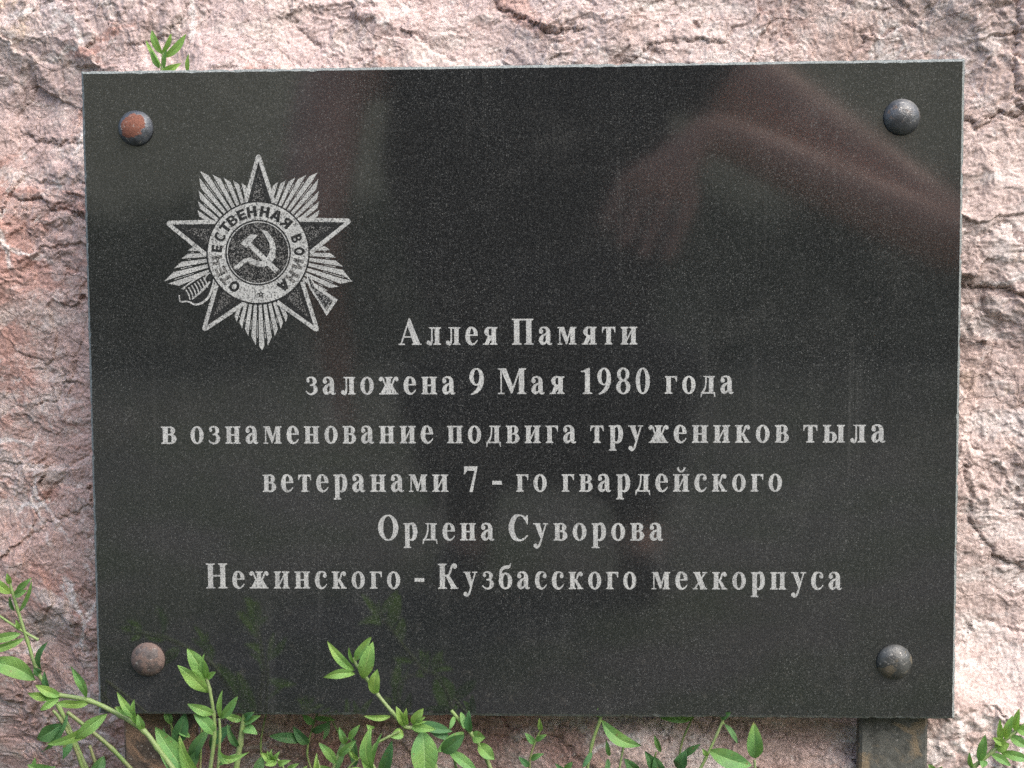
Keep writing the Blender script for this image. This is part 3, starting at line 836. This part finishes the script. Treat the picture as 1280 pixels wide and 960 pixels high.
    let.poly(st, [(485+5*math.cos(a), 668+5*math.sin(a)) for a in (0,1.05,2.1,3.15,4.2,5.25)])
    ring = bpy.data.objects['lettered_ring']
    flat('ring_lettering', let, M['dark'], .00056)
    k = M['etch_worn'] = mat_etched('worn_lettering', (.010,.011,.011), (.22,.22,.21), .40, .64, 1250)
    flat('worn_lettering', fnt, k, .00056)
build_emblem()

# ------------------------------------------------------------------ bolts and posts
def build_bolt(px, py, mat_, label, seed, rx=.0119):
    c = at(px, py, -.004)
    rnd = random.Random(seed)
    bm = bmesh.new()
    prof = [(1.0, .0), (1.03, .0010), (1.0, .0022), (.965, .0032), (.90, .0044), (.80, .0058), (.66, .0072), (.5, .0083), (.32, .0091), (.15, .0095)]
    n = 40; rings = []
    for r, h in prof:
        h *= .82
        rings.append([bm.verts.new((c.x+rx*r*math.cos(2*math.pi*i/n), -h, c.z+rx*r*math.sin(2*math.pi*i/n))) for i in range(n)])
    for v in (v for rr in rings[3:] for v in rr):
        d = rnd.uniform(-.00007, .00007); v.co.y += d
    for a, b in zip(rings, rings[1:]):
        for i in range(n): bm.faces.new((a[i], a[(i+1)%n], b[(i+1)%n], b[i]))
    bm.faces.new(rings[-1]); bm.faces.new(rings[0][::-1])
    bmesh.ops.recalc_face_normals(bm, faces=bm.faces)
    o = bm_link('bolt', bm, mat_, plaque, True)
    o['label'] = label
build_bolt(167.5, 159.5, M['bolt_rust'], 'domed bolt with an orange rust patch', 1)
build_bolt(1129, 145.5, M['bolt_grey'], 'smooth grey domed bolt head', 2)
build_bolt(183, 826, M['bolt_pink'], 'dull brownish domed bolt head', 3)
build_bolt(1119.5, 829, M['bolt_olive'], 'dull grey bolt with olive stains', 4)

def build_post(px0, px1, mat_, label):
    y0 = PT+.0005; a = at(px0, 925, y0).x; b = at(px1, 925, y0).x
    z1 = PLAQUE_Z+.205; bm = bmesh.new()
    # channel section: a web with two turned-back flanges
    prof = [(a, y0+.008), (a, y0+.002), (a+.002, y0), (b-.002, y0), (b, y0+.002), (b, y0+.008), (b-.004, y0+.008), (b-.004, y0+.004), (a+.004, y0+.004), (a+.004, y0+.008)]
    N = 30; rows = []
    for k in range(N+1):
        z = -.05 + (z1+.05)*k/N
        rows.append([bm.verts.new((x+random.uniform(-.00025, .00025), y+random.uniform(-.0001, .0001)*(k<N), z)) for x, y in prof])
    n = len(prof)
    for r0, r1 in zip(rows, rows[1:]):
        for i in range(n): bm.faces.new((r0[i], r0[(i+1)%n], r1[(i+1)%n], r1[i]))
    bm.faces.new(rows[0]); bm.faces.new(rows[-1])
    bmesh.ops.recalc_face_normals(bm, faces=bm.faces)
    bm_link('post', bm, mat_, plaque)['label'] = label
build_post(154, 244, M['post_brown'], 'brown rusted steel post')
build_post(1074.5, 1160, M['post'], 'dark greenish steel post with rust blotches')

# ------------------------------------------------------------------ plants
def build_stem(bm, pts, w0, w1):
    """pts: world points from root to tip; tapered tube with slight swellings at the nodes"""
    P = []
    for i in range(len(pts)-1):
        p0 = pts[max(i-1,0)]; p1 = pts[i]; p2 = pts[i+1]; p3 = pts[min(i+2, len(pts)-1)]
        for k in range(7):
            t = k/7
            P.append((.5*((2*p1)+(p2-p0)*t+(2*p0-5*p1+4*p2-p3)*t*t+(-p0+3*p1-3*p2+p3)*t**3), k == 0 and i > 0))
    P.append((pts[-1], False))
    n = 8; prev = None; N = len(P)
    for i, (p, node) in enumerate(P):
        d = (P[min(i+1,N-1)][0]-P[max(i-1,0)][0]).normalized()
        s = d.cross(Vector((.12, 1, .05))).normalized(); u = s.cross(d)
        r = .5*(w0+(w1-w0)*i/(N-1))*(1.28 if node else 1)
        ring = [bm.verts.new(p+s*r*math.cos(2*math.pi*k/n)+u*r*math.sin(2*math.pi*k/n)) for k in range(n)]
        if prev:
            for k in range(n): bm.faces.new((prev[k], prev[(k+1)%n], ring[(k+1)%n], ring[k]))
        prev = ring
    bm.faces.new(prev)

def build_leaf(bm, uv, base, tip, w, roll=0., bend=.12, side=.0, fold=.35, mat_=0, wave=0.):
    a = tip-base; L = a.length; ax = a.normalized()
    view = (Vector(CAM)-(base+tip)/2).normalized()
    s = ax.cross(view).normalized(); n = s.cross(ax).normalized()
    s, n = s*math.cos(roll)+n*math.sin(roll), n*math.cos(roll)-s*math.sin(roll)
    if n.dot(view) < 0 and abs(roll) < 1.5: n = -n; s = -s
    w *= random.uniform(.74, .94); bend += random.uniform(-.05, .07); side += random.uniform(-.04, .04)
    NL = 14; rows = []
    us = (-1, -.55, -.12, 0, .12, .55, 1)
    ph = random.uniform(0, 6)
    for i in range(NL+1):
        t = i/NL
        c = base + a*t + n*(bend*L*4*t*(1-t)) + s*(side*L*4*t*(1-t))
        hw = w*.5*max(.045 if t < .1 else .012, math.sin(math.pi*min(1, t**.92))**.80)
        rows.append([(bm.verts.new(c + s*(hw*u*math.cos(fold)) + n*(hw*abs(u)*math.sin(fold)+wave*w*math.sin(ph+t*9+u*2)*abs(u))), t, u) for u in us])
    for r0, r1 in zip(rows, rows[1:]):
        for k in range(len(us)-1):
            q = (r0[k], r0[k+1], r1[k+1], r1[k])
            f = bm.faces.new([x[0] for x in q]); f.material_index = mat_; f.smooth = True
            for lp, x in zip(f.loops, q): lp[uv].uv = (x[1], x[2])

def plant(label, stems, leaves, dep=-.04, group='young knotweed shoots round the plaque', stem_mat='stem'):
    """stems: (points (px,py[,depth]) root first, width px at root, at tip); leaves: (base px,py, tip px,py, width px, kind, roll, bend, side[, depth, tip depth])"""
    root = stems[0][0][0]
    r0 = at(root[0], root[1], root[2] if len(root) > 2 else dep)
    e = empty('knotweed_plant', (r0.x, r0.y, 0 if r0.z < PLAQUE_Z else r0.z-.03))
    tag(e, label, 'plant', group)
    bm = bmesh.new()
    for pts, w0, w1 in stems:
        P = [at(p[0], p[1], p[2] if len(p) > 2 else dep) for p in pts]
        if pts[0][1] >= 950:                      # rooted in the soil below the frame
            g = P[0]; d_ = (g-P[1]); d_.z = min(d_.z, -.004); d_ = d_.normalized(); k1 = g+d_*.05; P = [Vector((k1.x+d_.x*.05, k1.y*.9, -.01)), k1] + P
        build_stem(bm, P, w0*.78*mpp(dep), w1*.8*mpp(dep))
    bm_link('stem', bm, M[stem_mat], e, True)
    bm = bmesh.new(); uv = bm.loops.layers.uv.new('uv')
    kinds = ['young', 'leaf', 'old']
    for lf in leaves:
        bx, by, tx, ty, w_, kind = lf[:6]
        roll = lf[6] if len(lf) > 6 else 0; bend = lf[7] if len(lf) > 7 else .1; sd_ = lf[8] if len(lf) > 8 else 0
        d0 = lf[9] if len(lf) > 9 else dep; d1 = lf[10] if len(lf) > 10 else d0-.006
        build_leaf(bm, uv, at(bx, by, d0), at(tx, ty, d1), w_*mpp(d0), R(roll), bend, sd_, random.uniform(.2, .5), kind, random.uniform(.03, .09))
    bm_link('foliage', bm, [M[k] for k in kinds], e, True)
    return e

BK = .036                                        # between the slab's back and the boulder
# sprout above the top edge
plant('small bright green sprout peeking over the top left edge of the plaque',
      [([(203,130,.03),(203,86,.03),(204,64,.03)], 6, 4)],
      [(203,68,190,37,11,0,20,.05),(203,66,214,42,10,0,-25,.1),(204,72,233,42,13,0,15,.1,.08),(202,84,182,50,9,0,-30,-.05,-.06),(200,86,188,62,10,1,30,.1),
       (204,92,227,79,14,0,10,.25),(235,96,236,66,8,0,35,.05),(206,90,209,60,8,1,40,.05)], dep=.03)
# left edge: tall thin shoot
plant('tall thin leafy shoot along the left edge of the photograph',
      [([(110,965),(74,884),(48,842),(34,800),(22,762),(12,728)], 8, 4.5), ([(48,800),(22,785),(-8,765)], 5, 4)],
      [(12,730,9,716,10,0,10,.1),(14,742,-10,722,14,0,10,.1),(24,765,40,726,9,1,30,.05,.1),(18,742,34,738,14,1,0,.15),(20,738,40,722,11,1,10,.1),(18,764,12,746,8,2,30,0),
        (26,792,-14,800,16,1,10,.1),(24,786,20,774,8,0,0,.1),(52,838,60,802,12,2,35,.06,-.1),(44,850,-18,828,30,1,0,.08,.06),(50,842,42,834,14,2,10,.1),(30,798,-16,814,14,1,20,.1),(62,864,56,838,10,2,20,.1)], dep=-.03)
# lower left: long leaning shoot crossing the corner
plant('long pale green stem leaning left across the lower left corner of the plaque',
      [([(222,968),(196,934),(180,914),(150,894),(112,876),(74,869),(52,868)], 9.5, 7)],
      [(76,870,44,856,16,0,0,.12),(72,869,34,866,13,0,20,.15),(74,871,50,888,13,0,10,.12),(108,872,88,832,15,1,25,.1,.12),(112,878,70,878,16,0,30,.1),
       (132,893,58,930,19,0,25,.06,-.05),(134,892,94,924,19,1,15,.1,.08),(178,912,172,892,14,0,10,.1),(172,900,146,864,14,0,10,.12),(168,892,143,884,14,0,10,.1),(176,908,168,874,12,0,35,.1,-.08),(60,872,50,858,10,0,10,.2)], dep=-.075)
# lower left: upright
plant('upright shoot with a folded bright tip just right of the lower left bolt',
      [([(262,968),(268,920),(267,892),(262,862),(257,845)], 8, 5), ([(272,968),(275,920),(274,898)], 6, 4)],
      [(258,850,234,810,26,0,15,.1,.05),(258,848,256,816,10,0,30,.1,-.08),(260,866,222,832,22,0,20,.15,.1),(259,848,270,840,12,0,10,.1),(268,892,234,880,15,0,15,.16,.06),
       (268,918,242,892,21,1,-10,.06),(275,898,278,862,9,0,25,.05),(276,898,297,870,16,1,10,.08,.05),(276,925,312,940,16,0,-30,.5,.2),(274,956,296,942,8,1,10,.15),(250,985,194,908,34,1,5,.1,-.03),(258,985,224,920,22,0,35,.05)], dep=-.065)
# bottom left corner, low dark leaves before and behind the left post
plant('low dark leaves and thin stems at the lower left corner under the leaning stem',
      [([(106,968),(92,930),(76,900),(66,888)], 7, 5), ([(170,968),(140,936),(112,912),(84,890)], 8, 6), ([(124,968),(112,932)], 6, 5)],
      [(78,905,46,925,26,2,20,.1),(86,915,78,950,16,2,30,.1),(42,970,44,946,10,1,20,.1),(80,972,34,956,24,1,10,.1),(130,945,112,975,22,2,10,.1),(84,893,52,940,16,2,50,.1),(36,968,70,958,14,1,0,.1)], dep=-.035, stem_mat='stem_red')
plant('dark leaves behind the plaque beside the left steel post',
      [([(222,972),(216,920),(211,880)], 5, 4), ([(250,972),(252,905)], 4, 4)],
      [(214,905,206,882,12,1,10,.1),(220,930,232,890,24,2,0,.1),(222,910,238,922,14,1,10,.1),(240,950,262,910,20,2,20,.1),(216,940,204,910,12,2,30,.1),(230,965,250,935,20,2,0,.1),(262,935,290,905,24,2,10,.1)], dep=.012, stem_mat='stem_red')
# thick stem
plant('stout pale stem with small side leaves right of the left steel post',
      [([(294,970),(300,930),(308,880)], 11, 9)],
      [(303,905,326,894,12,1,10,.1),(304,912,322,918,18,1,20,.2),(303,900,280,894,14,1,20,.1),(306,898,318,890,14,2,10,.1),(300,935,284,905,12,2,25,.1)], dep=.004)
plant('tiny pale green buds at the bottom edge left of the centre shoot',
      [([(360,972),(350,952),(338,945)], 4, 3), ([(402,972),(397,950)], 4, 3)],
      [(342,950,326,940,12,0,10,.2),(342,949,334,938,9,0,20,.1),(344,949,350,939,9,0,10,.2),(346,952,330,956,10,0,10,.2),(348,955,364,950,9,0,0,.2),(340,946,340,936,7,0,20,.2),(398,965,396,941,10,0,10,.3),(360,962,374,954,8,0,10,.1),(372,972,384,957,10,0,10,.1)], dep=-.05)
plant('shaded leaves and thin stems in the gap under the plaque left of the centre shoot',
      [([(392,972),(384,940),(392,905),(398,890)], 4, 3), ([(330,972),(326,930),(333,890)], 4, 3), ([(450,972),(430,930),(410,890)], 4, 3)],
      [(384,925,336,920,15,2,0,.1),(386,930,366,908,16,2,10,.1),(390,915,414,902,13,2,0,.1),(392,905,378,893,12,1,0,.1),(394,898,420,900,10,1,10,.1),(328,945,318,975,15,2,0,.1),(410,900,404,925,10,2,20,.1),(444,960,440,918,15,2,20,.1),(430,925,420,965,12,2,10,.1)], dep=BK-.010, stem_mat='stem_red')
# centre shoot
plant('centre shoot whose leafy tip reaches up over the bottom of the plaque',
      [([(548,970),(536,935),(520,912),(506,908),(490,890),(472,868),(458,848),(446,832),(442,822)], 8, 5)],
      [(443,838,409,801,17,0,10,.1,-.06),(444,842,404,847,15,0,20,.22,.12),(443,826,464,796,17,0,25,.08,.05),(453,848,466,802,23,0,0,.06),(442,830,436,809,6,0,25,.02),(470,868,472,836,19,0,15,.05,-.06),
       (489,895,455,895,9,0,20,.05),(503,904,495,883,12,0,0,.12),(510,906,508,885,9,0,20,.05),(505,908,500,890,12,0,10,.1),(516,906,529,885,17,0,5,.15),(513,909,545,912,13,0,10,.14),(518,903,532,896,7,0,0,.1),(516,906,534,902,6,0,20,.1),
       (504,915,488,922,16,0,0,.2),(528,913,530,975,40,1,0,.06,0,-.06,-.066),(552,940,581,918,26,2,5,.1,0,-.052)], dep=-.06)
plant('bright yellow green bud leaf curled upright below the centre shoot',
      [([(474,972),(464,950),(468,932),(486,921),(500,914)], 5, 4)],
      [(466,962,464,908,21,0,15,.08,-.06),(460,968,452,928,13,0,-20,.05),(464,912,458,906,12,0,0,.2),(455,966,438,960,11,0,10,.2),(464,970,478,915,8,1,35,.05),(474,972,490,925,22,2,0,.1,0,-.045)], dep=-.066)
plant('slanting stem with oval leaves just right of the centre shoot',
      [([(618,972),(604,940),(590,918),(578,905),(564,888)], 8, 6), ([(574,972),(560,930),(530,905)], 5, 4)],
      [(568,895,562,912,9,1,10,.1),(576,890,580,912,9,1,15,.1),(588,916,586,888,12,2,10,.1),(590,920,607,922,19,1,0,.1),(598,930,618,950,22,1,10,.1),(580,915,546,940,22,1,0,.08),(560,938,598,968,20,1,10,.1),(536,905,562,925,18,2,0,.1),(520,905,566,915,20,2,15,.1)], dep=-.012)
# right of the centre
plant('thin upright stem with a drooping leaf under the plaque right of the centre',
      [([(732,972),(740,930),(750,900),(752,884)], 6, 5), ([(772,972),(778,940),(782,924)], 4, 3)],
      [(752,900,802,932,21,1,0,.18,.1),(750,896,748,884,10,1,0,.1),(762,945,758,924,9,1,10,.1),(760,948,756,968,8,2,10,.1),(782,930,788,922,7,1,0,.1),(740,940,728,960,10,2,10,.1)], dep=.006)
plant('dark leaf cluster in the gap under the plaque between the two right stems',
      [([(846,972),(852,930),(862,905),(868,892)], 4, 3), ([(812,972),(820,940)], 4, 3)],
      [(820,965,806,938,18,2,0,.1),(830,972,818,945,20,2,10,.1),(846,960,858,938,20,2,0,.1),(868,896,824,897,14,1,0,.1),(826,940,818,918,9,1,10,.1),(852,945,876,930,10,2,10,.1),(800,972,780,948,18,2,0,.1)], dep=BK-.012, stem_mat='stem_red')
plant('sprig with one upright and one flat rounded leaf beside the right steel post',
      [([(868,975),(882,948),(896,918),(908,890)], 6, 4), ([(945,975),(943,950)], 5, 4), ([(905,905),(898,890)], 3, 3)],
      [(944,948,942,902,26,1,0,.08),(886,938,940,957,26,1,0,.12,.05),(906,905,922,930,8,2,20,.1),(902,900,914,890,10,2,10,.1),(925,972,905,955,22,1,0,.1),(884,944,878,935,9,0,10,.1)], dep=.004)
plant('leafy shoot in the bottom right corner of the photograph, beyond the right post',
      [([(1196,978),(1218,958),(1240,940),(1262,920),(1290,900)], 8, 6)],
      [(1224,952,1232,918,16,1,10,.1,.05),(1230,950,1228,960,14,1,10,.1),(1238,942,1264,958,14,1,10,.1),(1244,936,1262,930,17,0,0,.1),(1250,930,1250,898,11,0,15,.1),(1256,924,1266,894,13,0,10,.1),(1262,920,1284,934,16,1,10,.1),(1268,914,1274,886,12,0,20,.1),(1250,940,1290,950,16,1,0,.1),(1270,910,1292,918,16,0,0,.1),(1216,960,1212,940,9,1,20,.1),(1256,928,1240,922,13,0,10,.1)], dep=-.01)
plant('single small leaf tip at the bottom edge right of the right steel post',
      [([(1172,985),(1168,962)], 4, 3)], [(1168,966,1160,955,10,1,0,.1),(1170,970,1178,958,10,1,0,.1)], dep=-.01)

plant('leafy young tuft left of the yellow green bud leaf at the bottom edge',
      [([(412,985),(418,955),(428,935),(436,922)], 5, 3), ([(430,985),(436,960),(452,945)], 4, 3)],
      [(420,955,398,928,14,1,0,.1),(424,945,446,925,13,1,10,.1),(432,930,424,908,12,1,10,.1),(436,924,450,906,11,0,10,.1),(416,965,392,958,13,1,10,.1),(420,968,446,962,15,1,0,.1),(452,946,470,932,12,0,10,.1),(448,950,436,936,9,0,20,.1)], dep=-.022)
plant('thin shoot with small paired leaves right of the slanting oval leaved stem',
      [([(668,985),(662,955),(668,930),(676,912)], 4, 3), ([(700,985),(706,962)], 4, 3)],
      [(662,958,648,946,10,2,0,.1),(664,950,680,942,10,1,10,.1),(668,930,656,916,9,1,0,.1),(670,926,684,918,9,1,10,.1),(676,914,674,898,9,0,10,.1),(706,968,694,954,10,2,0,.1),(706,964,716,952,10,1,10,.1)], dep=.006, stem_mat='stem_red')

# ------------------------------------------------------------------ what the polished stone mirrors: the person taking the picture, a hedge, a pale building
def skin_mesh(name, joints, bones, mat_, parent, sub=2, root='pelvis'):
    me = bpy.data.meshes.new(name); names = list(joints)
    me.from_pydata([joints[n][0] for n in names], [(names.index(a), names.index(b)) for a, b in bones], [])
    o = bpy.data.objects.new(name, me); C.objects.link(o)
    md = o.modifiers.new('skin', 'SKIN'); md.use_smooth_shade = True
    for i, n in enumerate(names):
        r = joints[n][1]; sv = me.skin_vertices[0].data[i]
        sv.radius = r if isinstance(r, tuple) else (r, r); sv.use_root = (n == root)
    sb = o.modifiers.new('sub', 'SUBSURF'); sb.levels = sb.render_levels = sub
    dg = bpy.context.evaluated_depsgraph_get()
    res = bpy.data.meshes.new_from_object(o.evaluated_get(dg))
    bpy.data.objects.remove(o); res.name = name
    return link(name, res, mat_, parent, True)

def build_person():
    sk = mat_plain('skin', (.74, .40, .275), .55, .12, 30, .4)
    shirt = mat_plain('dark_shirt', (.016, .016, .018), .9, .2, 60, .2)
    trs = mat_plain('dark_trousers', (.014, .016, .022), .9, .2, 60, .2)
    hair = mat_plain('dark_hair', (.02, .014, .01), .6, .3, 200, .4)
    shoe = mat_plain('black_shoe', (.02, .02, .02), .5, .2, 60, .4)
    e = empty('person', (0, -1.45, 0))
    tag(e, 'crouching person in dark shirt holding up a phone, mirrored dimly in the polished plaque', 'person')
    J = dict(pelvis=((.0,-1.56,.36),.15), waist=((-.01,-1.42,.56),(.22,.14)), chest=((-.02,-1.25,.80),(.27,.13)), collar=((.0,-1.20,.97),.12), neck=((.0,-1.17,1.05),.058), skull=((.0,-1.14,1.15),.075), crown=((.0,-1.14,1.24),.075), nose=((.0,-1.045,1.14),.015),
        shR=((.29,-1.13,.89),.072), elR=((.665,-1.00,.585),.050), wrR=((.245,-.935,.77),.031), pmR=((.185,-.908,.705),(.020,.038)),
        shL=((-.33,-1.13,.92),.072), elL=((-.352,-1.00,.62),.048), wrL=((-.362,-1.24,.475),.029), pmL=((-.360,-1.285,.40),(.018,.036)),
        hipR=((.12,-1.54,.34),.10), knR=((.20,-1.22,.42),.062), anR=((.17,-1.48,.09),.042), toR=((.19,-1.28,.035),.035),
        hipL=((-.11,-1.54,.34),.10), knL=((-.17,-1.22,.36),.062), anL=((-.14,-1.48,.09),.042), toL=((-.16,-1.28,.035),.035))
    B = [('pelvis','waist'),('waist','chest'),('chest','collar'),('collar','neck'),('neck','skull'),('skull','crown'),('skull','nose'),
         ('collar','shR'),('shR','elR'),('elR','wrR'),('wrR','pmR'),('collar','shL'),('shL','elL'),('elL','wrL'),('wrL','pmL'),
         ('pelvis','hipR'),('hipR','knR'),('knR','anR'),('anR','toR'),('pelvis','hipL'),('hipL','knL'),('knL','anL'),('anL','toL')]
    # right hand reaches down to the phone from above, the left one hangs at the side
    for s_, P0, D, W in (('R', Vector((.170, -.900, .680)), Vector((-.040, .034, -.092)), Vector((.030, .004, -.012))),
                         ('L', Vector((-.360, -1.295, .368)), Vector((.012, .012, -.085)), Vector((0, .020, 0)))):
        for k_, ln in enumerate((.92, 1., .96, .80)):
            a, b, c = f'f{s_}{k_}a', f'f{s_}{k_}b', f'f{s_}{k_}c'; o_ = P0 + W*(1.5-k_)
            J[a] = (tuple(o_), .0098); J[b] = (tuple(o_+D*ln*.55+Vector((0, -.006, 0))), .0088); J[c] = (tuple(o_+D*ln), .0072)
            B += [(f'pm{s_}', a), (a, b), (b, c)]
        t0 = Vector(J['pm'+s_][0]); t1 = t0 + W*1.5 + D*.15 + Vector((0, -.018, 0)); t2 = t1 + D*.55
        J[f't{s_}a'] = (tuple(t1), .0115); J[f't{s_}b'] = (tuple(t2), .0095)
        B += [(f'pm{s_}', f't{s_}a'), (f't{s_}a', f't{s_}b')]
    skin_mesh('body', J, B, sk, e)
    def grow(keys, f): return {k: (J[k][0], tuple(x*f for x in J[k][1]) if isinstance(J[k][1], tuple) else J[k][1]*f) for k in keys}
    K = grow(['pelvis','waist','chest','collar','shR','shL'], 1.14)
    for s_ in 'RL':
        p, q = Vector(J['sh'+s_][0]), Vector(J['el'+s_][0]); K['sl'+s_] = (tuple(p.lerp(q, .10)), .088)
    skin_mesh('shirt', K, [('pelvis','waist'),('waist','chest'),('chest','collar'),('collar','shR'),('collar','shL'),('shR','slR'),('shL','slL')], shirt, e)
    K = grow(['pelvis','hipR','hipL','knR','knL','anR','anL'], 1.2)
    for q in ('knR', 'knL'): K[q] = (K[q][0], .105)
    skin_mesh('trousers', K, [('pelvis','hipR'),('hipR','knR'),('knR','anR'),('pelvis','hipL'),('hipL','knL'),('knL','anL')], trs, e)
    skin_mesh('hair', {'pelvis': ((.0,-1.185,1.18),.085), 'top': ((.0,-1.155,1.255),.078), 'fringe': ((.0,-1.09,1.26),.05)}, [('pelvis','top'),('top','fringe')], hair, e)
    for s_ in 'RL':
        a, b = Vector(J['an'+s_][0]), Vector(J['to'+s_][0])
        skin_mesh('shoe', {'pelvis': ((a.x, a.y-.02, .05), .052), 'mid': ((b.x, b.y-.06, .042), .048), 'toe': ((b.x, b.y+.02, .034), .036)}, [('pelvis','mid'),('mid','toe')], shoe, e)
    # phone held in the right hand behind the lens
    bm = bmesh.new()
    bmesh.ops.create_cube(bm, size=1, matrix=Matrix.Translation((.03, -.868, .545)) @ Matrix.Diagonal((.160, .0085, .075, 1)))
    bmesh.ops.bevel(bm, geom=bm.edges[:], offset=.0035, segments=3, affect='EDGES')
    ph = bm_link('smartphone', bm, mat_plain('phone_back', (.02, .022, .026), .25, .1, 20, .5))
    tag(ph, 'dark smartphone held sideways by the crouching person', 'phone')
    bm = bmesh.new(); bmesh.ops.create_cone(bm, cap_ends=True, segments=24, radius1=.007, radius2=.0065, depth=.003, matrix=Matrix.Translation((.03, -.8625, .557)) @ Matrix.Rotation(R(90), 4, 'X'))
    o = bm_link('camera_lens', bm, mat_plain('lens_black', (.01, .01, .012), .1, .1)); o.parent = ph
build_person()

def build_behind():
    # pale building with a dark plinth, windows and flat roof edge
    e = empty('building', (0, -16, 0)); tag(e, 'long pale building behind the hedge, mirrored in the upper corners of the plaque', 'building')
    def box(name, x0, x1, y0, y1, z0, z1, mat_, par):
        bm = bmesh.new(); bmesh.ops.create_cube(bm, size=1, matrix=Matrix.Translation(((x0+x1)/2, (y0+y1)/2, (z0+z1)/2)) @ Matrix.Diagonal((x1-x0, y1-y0, z1-z0, 1)))
        return bm_link(name, bm, mat_, par)
    wl = mat_plain('pale_render', (.90, .70, .42), .9, .08, 2.)
    box('wall', -14, 14, -22, -16, 0, 7.2, wl, e)
    box('roof', -14.4, 14.4, -22.4, -15.6, 7.203, 7.6, mat_plain('roof_edge', (.2, .19, .18), .8), e)
    fr = mat_plain('window_frame', (.5, .5, .48), .6); gl = mat_plain('window_glass', (.03, .035, .04), .1, .1, 5, .5)
    for i in range(7):
        x = -12+i*4
        f = box('window', x-.75, x+.75, -16.0, -15.94, 4.6, 6.2, fr, e); box('pane', x-.66, x+.66, -15.95, -15.93, 4.69, 6.11, gl, f)
    # hedge
    rng = np.random.RandomState(9); n = 26000
    x = rng.uniform(-13, 13, n); y = rng.uniform(-11.2, -9.6, n); z = rng.uniform(0, 1, n)
    top = 1.55+.12*np.sin(x*1.9)+.08*np.sin(x*5.3+1)
    z = z**.7*top + rng.normal(0, .05, n)
    vv, ff = [], []
    for i in range(n):
        c = np.array([x[i], y[i], z[i]]); a = rng.normal(size=3); a /= np.linalg.norm(a); b = np.cross(a, rng.normal(size=3)); b /= np.linalg.norm(b)
        r = rng.uniform(.05, .10); k = len(vv)
        vv += [c-a*r, c+b*r*.5, c+a*r, c-b*r*.5]; ff.append((k, k+1, k+2, k+3))
    o = link('hedge', mesh('hedge', vv, ff), mat_plain('hedge_leaf', (.032, .07, .022), .6, .4, 3))
    tag(o, 'dark green hedge in front of the pale building, behind the crouching person', 'hedge')
build_behind()
